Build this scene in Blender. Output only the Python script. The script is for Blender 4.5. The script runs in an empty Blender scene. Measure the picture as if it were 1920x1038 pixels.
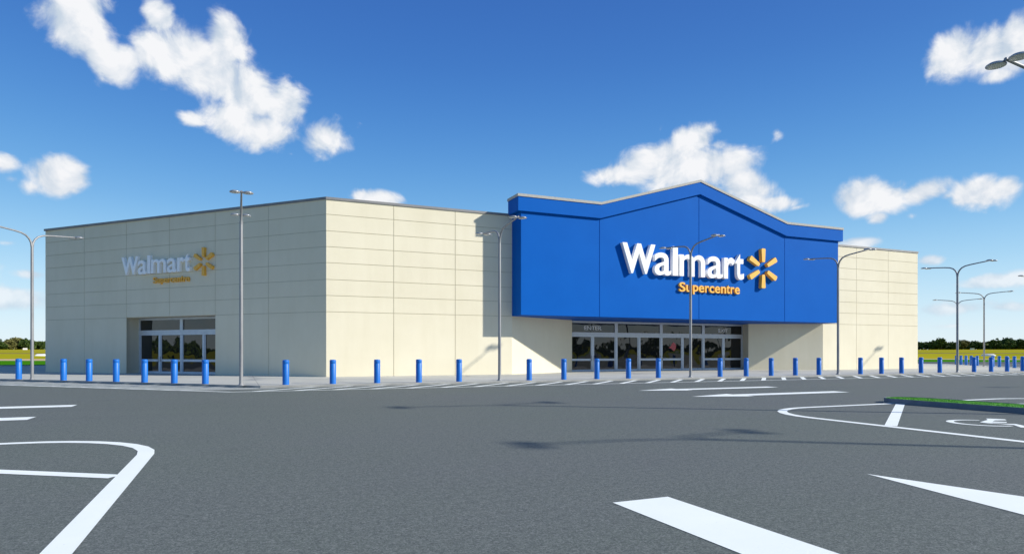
import bpy, bmesh, math, random
from mathutils import Vector, Matrix
random.seed(7)
R = math.radians
C = bpy.context.scene.collection
SC = bpy.context.scene

# ------------------------------------------------------------------ materials
def new_mat(name):
    m = bpy.data.materials.new(name); m.use_nodes = True
    nt = m.node_tree; b = nt.nodes['Principled BSDF']
    return m, nt, b
def N(nt, typ, **kw):
    n = nt.nodes.new(typ)
    for k, v in kw.items():
        if k.startswith('i_'): n.inputs[k[2:].replace('_', ' ')].default_value = v
        else: setattr(n, k, v)
    return n
def mix(nt, fac, a, b, blend='MIX'):
    n = nt.nodes.new('ShaderNodeMix'); n.data_type = 'RGBA'; n.blend_type = blend
    for s, v in ((0, fac), (6, a), (7, b)):
        if hasattr(v, 'is_output'): nt.links.new(v, n.inputs[s])
        else: n.inputs[s].default_value = (*v, 1) if isinstance(v, tuple) and len(v) == 3 else v
    return n.outputs[2]
def ramp(nt, fac, stops):
    n = nt.nodes.new('ShaderNodeValToRGB'); cr = n.color_ramp
    while len(cr.elements) < len(stops): cr.elements.new(0.5)
    for e, (p, c) in zip(cr.elements, stops): e.position = p; e.color = (*c, 1)
    nt.links.new(fac, n.inputs[0]); return n.outputs[0]
def noise(nt, scale, detail=4, rough=.55, coord='Object', vscale=None):
    tc = nt.nodes.new('ShaderNodeTexCoord'); src = tc.outputs[coord]
    if vscale:
        mp = nt.nodes.new('ShaderNodeMapping'); mp.inputs['Scale'].default_value = vscale
        nt.links.new(src, mp.inputs[0]); src = mp.outputs[0]
    n = nt.nodes.new('ShaderNodeTexNoise'); n.inputs['Scale'].default_value = scale
    n.inputs['Detail'].default_value = detail; n.inputs['Roughness'].default_value = rough
    nt.links.new(src, n.inputs['Vector']); return n.outputs['Fac']
def bump(nt, b, h, strength, dist):
    bp = nt.nodes.new('ShaderNodeBump'); bp.inputs['Strength'].default_value = strength
    bp.inputs['Distance'].default_value = dist; nt.links.new(h, bp.inputs['Height'])
    nt.links.new(bp.outputs[0], b.inputs['Normal'])
def plain(name, c1, c2, scale=3, rough=.6, metal=0, bstr=0, bscale=40, bdist=.01, vscale=None, spec=.5, coat=0):
    m, nt, b = new_mat(name)
    f = noise(nt, scale, 5, .6, vscale=vscale)
    col = ramp(nt, f, [(.3, c1), (.7, c2)])
    nt.links.new(col, b.inputs['Base Color'])
    b.inputs['Roughness'].default_value = rough; b.inputs['Metallic'].default_value = metal
    b.inputs['Specular IOR Level'].default_value = spec
    if bstr: bump(nt, b, noise(nt, bscale, 4), bstr, bdist)
    return m
M = {}
def make_materials():
    # rendered wall panels with faint vertical weathering
    m, nt, b = new_mat('render_panel')
    f1 = noise(nt, .35, 5, .6); f2 = noise(nt, 1.6, 4, .6, vscale=(1, 1, .12)); f3 = noise(nt, 30, 3)
    c = ramp(nt, f1, [(.3, (.72, .66, .495)), (.7, (.775, .715, .55))])
    c = mix(nt, ramp(nt, f2, [(.45, (0, 0, 0)), (.8, (.28, .28, .28))]), c, (.64, .575, .41))
    c = mix(nt, .06, c, ramp(nt, f3, [(.3, (.4, .36, .27)), (.7, (.9, .85, .7))]))
    nt.links.new(c, b.inputs['Base Color']); b.inputs['Roughness'].default_value = .85
    b.inputs['Specular IOR Level'].default_value = .25
    bump(nt, b, noise(nt, 45, 3), .25, .006); M['wall'] = m
    M['joint'] = plain('panel_joint_tan', (.46, .425, .30), (.52, .475, .34), 2, .9)  # tan backing that shows between the wall panels
    M['coping'] = plain('coping_metal', (.20, .20, .205), (.26, .255, .25), 2, .55, .3)
    M['coping_light'] = plain('coping_pale', (.36, .35, .32), (.44, .425, .39), 6, .8, 0)
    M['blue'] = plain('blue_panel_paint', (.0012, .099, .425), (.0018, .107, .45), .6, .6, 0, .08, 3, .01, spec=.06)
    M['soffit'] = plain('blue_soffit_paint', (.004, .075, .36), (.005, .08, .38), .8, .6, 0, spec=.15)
    M['white_sign'] = plain('white_sign_face', (.92, .92, .91), (.94, .94, .93), 2, .4)
    M['yellow_sign'] = plain('yellow_sign_face', (.88, .455, .06), (.92, .49, .07), 2, .45)
    M['alu'] = plain('brushed_aluminium', (.52, .56, .62), (.60, .64, .69), 5, .45, .35)
    M['alu_dark'] = plain('handle_metal', (.2, .2, .2), (.3, .3, .3), 8, .35, .8)
    # tinted storefront glass, slightly uneven panes
    m, nt, b = new_mat('tinted_glass')
    b.inputs['Base Color'].default_value = (.012, .013, .014, 1); b.inputs['Roughness'].default_value = .015
    b.inputs['IOR'].default_value = 1.6
    bump(nt, b, noise(nt, .95, 1.5, .35, vscale=(1, 1, .8)), .5, .035); M['glass'] = m
    M['etched'] = plain('etched_lettering', (.80, .82, .85), (.86, .87, .9), 3, .6)
    M['red_film'] = plain('red_window_film', (.42, .05, .06), (.5, .07, .08), 3, .3)
    M['bollard'] = plain('blue_bollard_plastic', (.006, .135, .50), (.009, .150, .55), 4, .45, 0, .1, 20, .003, spec=.4)
    M['pole'] = plain('galvanised_steel', (.22, .225, .235), (.32, .325, .33), 6, .5, .3, vscale=(1, 1, .15))
    M['head'] = plain('lamp_head_metal', (.34, .35, .37), (.42, .43, .44), 5, .35, .5)
    M['lens'] = plain('frosted_lamp_lens', (.62, .63, .60), (.70, .70, .66), 8, .35)
    # asphalt
    m, nt, b = new_mat('asphalt')
    f1 = noise(nt, .12, 4, .6); f2 = noise(nt, 70, 6, .8); f3 = noise(nt, 150, 3, .75); f4 = noise(nt, .9, 6, .7); f6 = noise(nt, 11, 6, .85); f8 = noise(nt, 30, 4, .8)
    c = ramp(nt, f1, [(.35, (.134, .160, .128)), (.65, (.138, .152, .142))])
    c = mix(nt, ramp(nt, f4, [(.40, (0, 0, 0)), (.7, (.35, .35, .35))]), c, (.162, .178, .158))
    c = mix(nt, ramp(nt, f6, [(.36, (.8, .8, .8)), (.5, (0, 0, 0))]), c, (.078, .088, .084))
    c = mix(nt, ramp(nt, f6, [(.52, (0, 0, 0)), (.66, (.8, .8, .8))]), c, (.215, .228, .212))
    c = mix(nt, ramp(nt, f8, [(.37, (.9, .9, .9)), (.5, (0, 0, 0))]), c, (.070, .078, .076))
    c = mix(nt, ramp(nt, f8, [(.54, (0, 0, 0)), (.68, (.9, .9, .9))]), c, (.25, .262, .25))
    c = mix(nt, ramp(nt, f2, [(.38, (.9, .9, .9)), (.5, (0, 0, 0))]), c, (.052, .058, .060))
    c = mix(nt, ramp(nt, f2, [(.53, (0, 0, 0)), (.66, (.8, .8, .8))]), c, (.27, .28, .275))
    c = mix(nt, ramp(nt, f3, [(.60, (0, 0, 0)), (.74, (.8, .8, .8))]), c, (.40, .41, .41))
    f5 = noise(nt, .35, 5, .7, vscale=(.12, 1, 1))
    c = mix(nt, ramp(nt, f5, [(.5, (0, 0, 0)), (.75, (.22, .22, .22))]), c, (.095, .103, .100))
    f7 = noise(nt, .42, 3, .6)
    c = mix(nt, ramp(nt, f7, [(.66, (0, 0, 0)), (.74, (.18, .18, .18))]), c, (.06, .06, .058))
    nt.links.new(c, b.inputs['Base Color']); b.inputs['Roughness'].default_value = .85
    b.inputs['Specular IOR Level'].default_value = .22
    bump(nt, b, f2, .25, .006); M['asphalt'] = m
    # road paint, slightly worn
    m, nt, b = new_mat('road_paint')
    f2 = noise(nt, 60, 4, .7); f1 = noise(nt, 1.3, 4)
    c = ramp(nt, f1, [(.3, (.88, .91, .85)), (.7, (.93, .95, .89))])
    c = mix(nt, ramp(nt, f2, [(.26, (.6, .6, .6)), (.36, (0, 0, 0))]), c, (.35, .37, .38))
    nt.links.new(c, b.inputs['Base Color']); b.inputs['Roughness'].default_value = .7
    bump(nt, b, f2, .3, .006); M['paint'] = m
    # concrete pavement with stains
    m, nt, b = new_mat('concrete')
    f1 = noise(nt, .4, 6, .65); f2 = noise(nt, 20, 4)
    c = ramp(nt, f1, [(.3, (.41, .41, .375)), (.55, (.48, .475, .43)), (.8, (.55, .54, .49))])
    c = mix(nt, ramp(nt, f2, [(.3, (.3, .3, .3)), (.5, (0, 0, 0))]), c, (.33, .33, .32))
    br = nt.nodes.new('ShaderNodeTexBrick'); br.offset = 0
    tc = nt.nodes.new('ShaderNodeTexCoord'); nt.links.new(tc.outputs['Object'], br.inputs['Vector'])
    br.inputs['Scale'].default_value = 1; br.inputs['Brick Width'].default_value = 3.5
    br.inputs['Row Height'].default_value = 2.7; br.inputs['Mortar Size'].default_value = .012
    br.inputs['Color1'].default_value = (0, 0, 0, 1); br.inputs['Color2'].default_value = (0, 0, 0, 1)
    br.inputs['Mortar'].default_value = (.8, .8, .8, 1)
    c = mix(nt, br.outputs['Color'], c, (.2, .2, .195))
    nt.links.new(c, b.inputs['Base Color']); b.inputs['Roughness'].default_value = .9; M['concrete'] = m
    M['kerb'] = plain('kerb_concrete', (.27, .275, .265), (.36, .36, .34), 3, .9, 0, .3, 25)
    M['kerb_pale'] = plain('kerb_concrete_pale', (.40, .39, .36), (.48, .47, .44), 3, .9)
    M['kerb_dark'] = plain('kerb_grey_blue', (.13, .15, .18), (.18, .20, .23), 4, .85, 0, .3, 25)  # darker grey-blue base for the island and right verge kerbs
    M['turf'] = plain('turf', (.065, .28, .008), (.09, .36, .014), 5, .8, 0, .6, 60, .03)
    M['blade'] = plain('grass_blade', (.08, .31, .012), (.12, .42, .02), 8, .7)
    M['verge'] = plain('verge_grass', (.045, .19, .006), (.065, .24, .010), .3, 1.0, spec=0)
    M['track'] = plain('farm_track', (.55, .38, .20), (.62, .45, .26), .2, .95)
    M['tunnel'] = plain('white_tunnel_film', (.85, .86, .86), (.92, .92, .92), 1, .5)
    M['shed_roof'] = plain('shed_roof', (.40, .38, .33), (.5, .47, .42), 1, .8)
    M['bark'] = plain('bark', (.05, .035, .022), (.09, .065, .04), 4, .9)
    m, nt, b = new_mat('field')
    f = noise(nt, .02, 5, .6, vscale=(.25, 1, 1)); g = noise(nt, .09, 5, .6, vscale=(.3, 1, 1))
    c = ramp(nt, f, [(.30, (.25, .27, .012)), (.45, (.46, .38, .025)), (.60, (.38, .35, .014)), (.75, (.52, .34, .06))])
    c = mix(nt, ramp(nt, g, [(.4, (0, 0, 0)), (.7, (.6, .6, .6))]), c, (.22, .26, .012))
    nt.links.new(c, b.inputs['Base Color']); b.inputs['Roughness'].default_value = 1; b.inputs['Specular IOR Level'].default_value = 0; M['field'] = m
    for nm, a, z in (('leaf_dark', (.026, .056, .010), (.095, .145, .028)), ('leaf_mid', (.045, .085, .014), (.14, .19, .035)),
                     ('leaf_olive', (.09, .10, .025), (.24, .22, .075)), ('leaf_pale', (.10, .15, .10), (.16, .21, .14))):
        m, nt, b = new_mat(nm)
        oi = nt.nodes.new('ShaderNodeNewGeometry')
        c = ramp(nt, oi.outputs['Random Per Island'], [(0, a), (1, z)])
        nt.links.new(c, b.inputs['Base Color']); b.inputs['Roughness'].default_value = .7
        b.inputs['Specular IOR Level'].default_value = .2
        M[nm] = m
make_materials()

# ------------------------------------------------------------------ mesh builder
class MB:
    def __init__(s, F=None): s.v = []; s.f = []; s.sm = []; s.F = F or Matrix()
    def add(s, vs, fs, sm=False):
        o = len(s.v); s.v += [s.F @ Vector(p) for p in vs]
        s.f += [[i + o for i in f] for f in fs]; s.sm += [sm] * len(fs)
    def box(s, a, b):
        x0, y0, z0 = a; x1, y1, z1 = b
        s.add([(x0, y0, z0), (x1, y0, z0), (x1, y1, z0), (x0, y1, z0), (x0, y0, z1), (x1, y0, z1), (x1, y1, z1), (x0, y1, z1)],
              [(0, 3, 2, 1), (4, 5, 6, 7), (0, 1, 5, 4), (1, 2, 6, 5), (2, 3, 7, 6), (3, 0, 4, 7)])
    def prism(s, poly, z0, z1, top=True, bottom=True):          # poly counter-clockwise in xy
        n = len(poly)
        s.add([(x, y, z0) for x, y in poly] + [(x, y, z1) for x, y in poly],
              [(i, (i + 1) % n, n + (i + 1) % n, n + i) for i in range(n)] + ([list(range(n, 2 * n))] if top else []) + ([list(range(n - 1, -1, -1))] if bottom else []))
    def prism_y(s, poly, y0, y1):                                # poly (x,z) counter-clockwise seen from -y
        n = len(poly)
        s.add([(x, y0, z) for x, z in poly] + [(x, y1, z) for x, z in poly],
              [list(range(n)), list(range(2 * n - 1, n - 1, -1))] + [((i + 1) % n, i, n + i, n + (i + 1) % n) for i in range(n)])
    def sheet(s, poly, z): s.add([(x, y, z) for x, y in poly], [list(range(len(poly)))])
    def tube(s, pts, rad, seg=10, cap=True, sm=True):
        pts = [Vector(p) for p in pts]; n = len(pts)
        if not isinstance(rad, (list, tuple)): rad = [rad] * n
        rings = []; up = None
        for i, p in enumerate(pts):
            t = (pts[min(i + 1, n - 1)] - pts[max(i - 1, 0)]).normalized()
            if up is None: up = t.orthogonal().normalized()
            up = (up - t * up.dot(t)).normalized(); w = t.cross(up)
            rings.append([p + (up * math.cos(a) + w * math.sin(a)) * rad[i] for a in [2 * math.pi * k / seg for k in range(seg)]])
        vs = [v for r_ in rings for v in r_]
        fs = [(i * seg + k, i * seg + (k + 1) % seg, (i + 1) * seg + (k + 1) % seg, (i + 1) * seg + k) for i in range(n - 1) for k in range(seg)]
        s.add(vs, fs, sm)
        if cap: s.add(rings[0], [list(range(seg))[::-1]]); s.add(rings[-1], [list(range(seg))])
    def lathe(s, prof, c=(0, 0, 0), seg=24, sm=True):            # prof (r,z)
        vs = []; n = len(prof)
        for r_, z in prof: vs += [(c[0] + r_ * math.cos(2 * math.pi * k / seg), c[1] + r_ * math.sin(2 * math.pi * k / seg), c[2] + z) for k in range(seg)]
        s.add(vs, [(i * seg + k, i * seg + (k + 1) % seg, (i + 1) * seg + (k + 1) % seg, (i + 1) * seg + k) for i in range(n - 1) for k in range(seg)], sm)
        if prof[0][0] > 1e-4: s.add(vs[:seg], [list(range(seg))[::-1]])
        if prof[-1][0] > 1e-4: s.add(vs[-seg:], [list(range(seg))])
    def stroke(s, pts, w, z):                                    # flat painted line
        pts = [Vector((*p, 0)) for p in pts]; n = len(pts); L = []; Rr = []
        ws = w if isinstance(w, (list, tuple)) else [w] * n
        for i, p in enumerate(pts):
            a = (p - pts[i - 1]).normalized() if i else None
            b = (pts[i + 1] - p).normalized() if i < n - 1 else None
            t = ((a or b) + (b or a)).normalized(); nn = Vector((-t.y, t.x, 0))
            k = 1 / max(.4, nn.dot(Vector((-(a or b).y, (a or b).x, 0))))
            L.append(p + nn * ws[i] / 2 * k); Rr.append(p - nn * ws[i] / 2 * k)
        vs = [(q.x, q.y, z) for q in L + Rr]
        s.add(vs, [(i, n + i, n + i + 1, i + 1) for i in range(n - 1)])
    def build(s, name, mat, parent=None, bevel=0):
        me = bpy.data.meshes.new(name); me.from_pydata([tuple(v) for v in s.v], [], s.f)
        me.materials.append(mat); me.polygons.foreach_set('use_smooth', s.sm); me.update()
        o = bpy.data.objects.new(name, me); C.objects.link(o)
        if parent: o.parent = parent
        if bevel:
            b = o.modifiers.new('bevel', 'BEVEL'); b.width = bevel; b.segments = 2; b.limit_method = 'ANGLE'
        return o
def tag(o, label=None, cat=None, group=None, kind=None):
    if label: o['label'] = label
    if cat: o['category'] = cat
    if group: o['group'] = group
    if kind: o['kind'] = kind
    return o
def empty(name, loc=(0, 0, 0), rz=0):
    o = bpy.data.objects.new(name, None); C.objects.link(o); o.location = loc; o.rotation_euler = (0, 0, rz)
    o.empty_display_size = .3; return o
def struct(o): o['kind'] = 'structure'; return o
def copy_tree(o, parent=None):
    kids = list(o.children); c = o.copy(); C.objects.link(c); c.parent = parent
    for ch in kids: copy_tree(ch, c)
    return c

# ------------------------------------------------------------------ layout constants (metres; building corner = origin, front along x)
ZP = .09                                    # pavement height
FL = 46.01                                  # front facade length
PH = R(134.17)
LD = Vector((math.cos(PH), math.sin(PH)))   # left wing runs this way from the corner
WL = 22.757
RD = Vector((-LD.x, LD.y))
NL = Vector((-LD.y, LD.x))                  # outward normals
NR = Vector((-NL.x, NL.y))
def frame(o, xd):
    xd = Vector(xd).normalized(); yd = Vector((-xd.y, xd.x))
    return Matrix(((xd.x, yd.x, 0, o[0]), (xd.y, yd.y, 0, o[1]), (0, 0, 1, 0), (0, 0, 0, 1)))
F0 = Matrix()
FW = frame(LD * WL, -LD)                    # left wing: x from its far end towards the corner, y into the store
FR = frame((FL, 0), RD)
H0 = 9.25 + ZP
ZJ = [z + ZP for z in (3.397, 4.245, 5.08, 5.955, 6.79, 7.615, 8.472)]

# ------------------------------------------------------------------ store building
store = empty('store_building')
tag(store, 'large cream panelled store with blue gabled entrance canopy and splayed side walls', 'building')
SPL = [(10.539, 0), (15.95, 2.62), (15.95, 3.27), (30.97, 3.3), (30.66, 2.35), (35.55, 0)]
def store_walls():
    mb = MB()                                # backing body, 15 mm behind the panel faces
    e = .018
    def body_poly():
        a = LD * WL; r_ = Vector((FL, 0)) + RD * WL
        return a, r_
    a, r_ = body_poly()
    rec = .887
    k0 = LD * 15.06; k1 = LD * 7.769; inn = -NL * rec
    low = [(0 - e * .4, e), (10.539, e), (10.545, .04), (15.92, 2.66), (15.92, 3.5), (31.02, 3.5), (30.72, 2.42), (35.56, .05), (35.55, e), (FL, e), (r_.x, r_.y), (r_.x, 46), (a.x, 46),
           (a.x, a.y), (k0.x, k0.y), ((k0 + inn * 1.2).x, (k0 + inn * 1.2).y), ((k1 + inn * 1.2).x, (k1 + inn * 1.2).y), (k1.x, k1.y)]
    # shift wing edges inward by e so that panels stand proud
    def sh(p, nrm): return (p[0] - nrm.x * e, p[1] - nrm.y * e)
    for i in (13, 14, 17): low[i] = sh(low[i], NL)
    low[10] = sh(low[10], NR)
    up = [low[0], low[9], low[10], low[11], low[12], low[13]]
    mb.prism(low, .02, ZP + 3.56, top=False)
    mb.prism(up, ZP + 3.56, H0 - .02)
    mb.build('wall_joint', M['joint'], store)
    # panels: one mesh
    mb = MB(); g = .014
    def panels(F, xs, zs, skip=lambda x0, x1, z0, z1: False, y1=.06):
        mb.F = F
        for i in range(len(xs) - 1):
            for j in range(len(zs) - 1):
                x0, x1, z0, z1 = xs[i], xs[i + 1], zs[j], zs[j + 1]
                if skip(x0, x1, z0, z1): continue
                a0 = x0 + (g if i else 0); a1 = x1 - (g if i < len(xs) - 2 else 0)
                b0 = z0 + (g if j else 0); b1 = z1 - (g if j < len(zs) - 2 else 0)
                mb.box((a0, 0, b0), (a1, y1, b1))
    zs = [.02] + ZJ + [H0]
    panels(F0, [0, 3.549, 7.05, 10.539], zs)
    xw = [0] + [WL - s for s in (18.93, 15.06, 11.38, 7.769, 3.87)] + [WL]
    lo, hi = WL - 15.06 - .01, WL - 7.769 + .01
    panels(FW, xw, zs, lambda x0, x1, z0, z1: z1 < ZP + 3.5 and x0 > lo - .05 and x1 < hi + .05)
    # splayed portal walls
    mb.F = F0
    def slab(p, q, z0, z1, t=.05):
        p = Vector(p); q = Vector(q); d = (q - p); n = Vector((-d.y, d.x)).normalized() * t
        mb.prism([tuple(p), tuple(q), tuple(q + n), tuple(p + n)], z0, z1)
    zt = ZP + 3.41
    slab(SPL[0], SPL[1], .02, zt, .04); slab(SPL[1], (15.95, 3.45), .02, zt, .04)
    # wing reveal
    mb.F = FW
    x0 = WL - 15.06; x1 = WL - 7.769
    mb.box((x0 - .05, .0605, .02), (x0, .99, ZP + 3.46)); mb.box((x1, .0605, .02), (x1 + .05, .99, ZP + 3.46))
    mb.box((x0 - .05, .0605, ZP + 3.40), (x1 + .05, .99, ZP + 3.5))
    mb.build('wall', M['wall'], store)['label'] = 'cream panelled walls left of the canopy'
    mb = MB()
    panels(F0, [35.55, 39.06, 42.57, FL], zs); panels(FR, [0, 3.87, 7.769, 11.38, 15.06, 18.93, WL], zs)
    mb.F = F0; slab(SPL[3], SPL[4], .02, zt, .04); slab(SPL[4], SPL[5], .02, zt, .04)
    mb.build('wall', M['wall'], store)['label'] = 'cream panelled walls right of the canopy'
    # coping
    mb = MB(); o = .05
    def miter(off):
        k = math.tan((math.pi - PH) / 2)
        aw = LD * WL; rw = Vector((FL, 0)) + RD * WL
        return [(aw.x + NL.x * off - (.05 if off > 0 else -.35), aw.y + NL.y * off), (-k * off, -off), (FL + k * off, -off), (rw.x + NR.x * off + (.05 if off > 0 else -.35), rw.y + NR.y * off)]
    A = miter(.05); B = miter(-.35)
    n = 4
    vs = [(x, y, H0 - .005) for x, y in A] + [(x, y, H0 - .005) for x, y in B] + [(x, y, H0 + .125) for x, y in A] + [(x, y, H0 + .125) for x, y in B]
    fs = []
    for i in range(3):
        fs += [(i, i + 1, 9 + i, 8 + i), (4 + i, 12 + i, 13 + i, 5 + i), (8 + i, 9 + i, 13 + i, 12 + i), (i, 4 + i, 5 + i, i + 1)]
    fs += [(0, 8, 12, 4), (3, 7, 15, 11)]
    mb.add(vs, fs); mb.build('coping', M['coping'], store)
    # back/side copings and roof deck
    mb = MB(); aw = LD * WL; rw = Vector((FL, 0)) + RD * WL
    mb.prism([(aw.x + .3, aw.y + .2), (rw.x - .3, rw.y + .2), (rw.x - .3, 45.9), (aw.x + .3, 45.9)], H0 - .018, H0 + .03)
    mb.build('roof', M['coping'], store)
store_walls()

CU = 23.08
def canopy():
    can = None
    z0 = ZP + 3.41; yf = -1.306
    def prof(zlow, zside, zapex, x0, x1, inset=0):   # (x,z) outline ccw seen from -y
        return [(x0, zlow), (x1, zlow), (x1, zside), (30.50, zside), (CU + .03, zapex), (15.66, zside), (x0, zside)]
    # body made of four faced panels separated by narrow joints, on a backing
    mb = MB()
    mb.prism_y(prof(z0 + .001, ZP + 9.75, ZP + 11.9, 10.539 + .004, 35.55 - .004), yf + .02, .3)
    can = mb.build('canopy', M['blue'], store)
    can['label'] = 'blue gabled canopy box over the main entrance'
    mb = MB(); g = .02
    cuts = [10.539, 15.678, CU, 30.42, 35.55]
    def top(x):
        if x <= 15.66: return ZP + 9.7
        if x >= 30.5: return ZP + 9.7
        return ZP + 9.7 + 2.12 * (1 - abs(x - CU) / 7.42)
    for i in range(4):
        a = cuts[i] + (g if i else 0); b = cuts[i + 1] - (g if i < 3 else 0)
        mb.prism_y([(a, z0), (b, z0), (b, top(b)), (a, top(a))], yf, yf + .03)
    # side cheeks
    mb.box((10.539, yf + .0305, z0), (10.56, -.0005, ZP + 9.7)); mb.box((35.53, yf + .0305, z0), (35.55, -.0005, ZP + 9.7))
    mb.build('canopy_panel', M['blue'], can)
    # soffit over the recess
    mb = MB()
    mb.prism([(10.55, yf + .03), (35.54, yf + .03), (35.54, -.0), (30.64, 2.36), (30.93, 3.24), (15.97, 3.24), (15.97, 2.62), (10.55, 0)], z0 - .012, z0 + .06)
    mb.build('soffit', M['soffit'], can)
    # cornice band
    yc = yf - .15
    x0, x1 = 10.30, 35.86
    lo = [(x0, ZP + 9.28), (15.69, ZP + 9.28), (CU, ZP + 11.43), (30.47, ZP + 9.28), (x1, ZP + 9.28)]
    hi = [(x1, ZP + 10.085), (30.51, ZP + 10.085), (CU, ZP + 12.2), (15.73, ZP + 10.085), (x0, ZP + 10.085)]
    mb = MB(); n = 5
    def band(lo, hi, ya, yb):
        hi = hi[::-1]
        vs = [(x, ya, z) for x, z in lo] + [(x, ya, z) for x, z in hi] + [(x, yb, z) for x, z in lo] + [(x, yb, z) for x, z in hi]
        fs = []
        for i in range(n - 1):
            fs += [(i, i + 1, n + i + 1, n + i), (2 * n + i + 1, 2 * n + i, 3 * n + i, 3 * n + i + 1), (n + i, n + i + 1, 3 * n + i + 1, 3 * n + i), (i + 1, i, 2 * n + i, 2 * n + i + 1)]
        fs += [(0, n, 3 * n, 2 * n), (n - 1, 3 * n - 1, 4 * n - 1, 2 * n - 1)]
        mb.add(vs, fs)
    band(lo, hi, yc, .02)
    mb.build('cornice', M['blue'], can)
    mb = MB()
    band([(x - (.04 if x < 11 else 0) + (.04 if x > 35 else 0), z + .003) for x, z in hi[::-1]],
         [(x - (.04 if x < 11 else 0) + (.04 if x > 35 else 0), z + .155) for x, z in hi], yc - .04, .06)
    mb.build('canopy_coping', M['coping_light'], can)
canopy()

# ------------------------------------------------------------------ entrances
def glyph_bm(ch, offset=.0):
    cu = bpy.data.curves.new('glyph', 'FONT'); cu.body = ch; cu.size = 1; cu.offset = offset; cu.extrude = .5
    cu.resolution_u = 6
    o = bpy.data.objects.new('glyph', cu); C.objects.link(o)
    dg = bpy.context.evaluated_depsgraph_get(); dg.update()
    me = bpy.data.meshes.new_from_object(o.evaluated_get(dg))
    vs = [v.co.copy() for v in me.vertices]; fs = [list(p.vertices) for p in me.polygons]
    bpy.data.objects.remove(o); bpy.data.curves.remove(cu); bpy.data.meshes.remove(me)
    xs = [v.x for v in vs]; ys = [v.y for v in vs]
    return vs, fs, (min(xs), max(xs), min(ys), max(ys))
def letter(ch, F, x0, x1, z0, z1, yb, yf, mat, parent, offset, name='letter'):
    vs, fs, (a, b, c, d) = glyph_bm(ch, offset)
    mb = MB(F)
    out = [(x0 + (v.x - a) / (b - a) * (x1 - x0), yf + (yb - yf) * (.5 - v.z), z0 + (v.y - c) / (d - c) * (z1 - z0)) for v in vs]
    mb.add(out, fs)
    return mb.build(name, mat, parent)

def entrance(F, x0, pitch, n, yd, solid, trans, name_label):
    """storefront: doors with push bars, fixed lights, transoms"""
    fr = MB(F); zb = ZP; w = .1; yo, yi = yd - .06, yd + .09
    x1 = x0 + pitch * n
    ztop = ZP + 3.33
    fr.box((x0, yo - .02, zb), (x1, yi, zb + .07))                                     # sill
    fr.box((x0, yo - .02, ztop - .07), (x1, yi, ztop + .06))                           # head
    fr.box((x0, yo - .015, zb + 2.335), (x1, yi, zb + 2.49)); fr.box((x0, yo, zb + 2.49), (x1, yi, zb + 2.52)); fr.box((x0, yo - .015, zb + 2.52), (x1, yi, zb + 2.64))
    for k in (0, n): 
        cx = x0 + pitch * k
        fr.box((cx - (0 if k == 0 else .1), yo, zb + .07), (cx + (.1 if k == 0 else 0), yi, zb + 2.335))
        fr.box((cx - (0 if k == 0 else .1), yo, zb + 2.64), (cx + (.1 if k == 0 else 0), yi, ztop - .07))
    for k in range(1, n):
        cx = x0 + pitch * k; fr.box((cx - .055, yo, zb + .07), (cx + .055, yi, zb + 2.335))
    for k in trans:
        cx = x0 + pitch * k; fr.box((cx - .12, yo, zb + 2.64), (cx + .12, yi, ztop - .07))
    frame_o = fr.build('entrance_frame', M['alu'], store)
    frame_o['label'] = name_label
    glass_i = 0
    # transom windows
    tb = [0] + list(trans) + [n]
    for i in range(len(tb) - 1):
        a = x0 + pitch * tb[i] + (.1 if i == 0 else .12); b = x0 + pitch * tb[i + 1] - (.1 if i == len(tb) - 2 else .12)
        g = MB(F); g.box((a, yd, zb + 2.64), (b, yd + .02, ztop - .07)); g.build('transom_pane', M['glass'], frame_o)
    for k in range(n):
        a = x0 + pitch * k + (.1 if k == 0 else .055); b = x0 + pitch * (k + 1) - (.1 if k == n - 1 else .055)
        if k in solid:
            wd = MB(F); wd.box((a, yd - .02, zb + .07), (a + .07, yd + .05, zb + 2.335)); wd.box((b - .07, yd - .02, zb + .07), (b, yd + .05, zb + 2.335))
            wd.box((a + .07, yd - .02, zb + .07), (b - .07, yd + .05, zb + .14))
            w_o = wd.build('side_window', M['alu'], store)
            g = MB(F); g.box((a + .07, yd, zb + .14), (b - .07, yd + .02, zb + 2.335)); g.build('glass_pane', M['glass'], w_o)
        else:
            d = MB(F); s = .075
            d.box((a, yd - .035, zb + .07), (a + s, yd + .04, zb + 2.33)); d.box((b - s, yd - .035, zb + .07), (b, yd + .04, zb + 2.33))
            d.box((a + s, yd - .035, zb + .07), (b - s, yd + .04, zb + .13)); d.box((a + s, yd - .035, zb + .725), (b - s, yd + .04, zb + .865))
            d_o = d.build('door', M['alu'], store)
            g = MB(F); g.box((a + s, yd, zb + .13), (b - s, yd + .02, zb + .725)); g.box((a + s, yd, zb + .865), (b - s, yd + .02, zb + 2.33))
            g.build('glass_pane', M['glass'], d_o)
            h = MB(F); hx = b - .04 if k % 3 != 1 else a + .04
            h.tube([(hx, yd - .035, zb + .72), (hx, yd - .09, zb + .76), (hx, yd - .09, zb + 1.0), (hx, yd - .035, zb + 1.04)], .016, 6)
            h.build('handle', M['alu_dark'], d_o)
    return frame_o
E1 = entrance(F0, 15.99, 1.87, 8, 3.27, (2, 5), (2, 4, 6), 'main entrance frame of pale aluminium under the blue canopy')
E2 = entrance(FW, WL - 15.06, 7.291 / 4, 4, .887, (), (2,), 'side entrance frame recessed in the shaded left wall')
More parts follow.
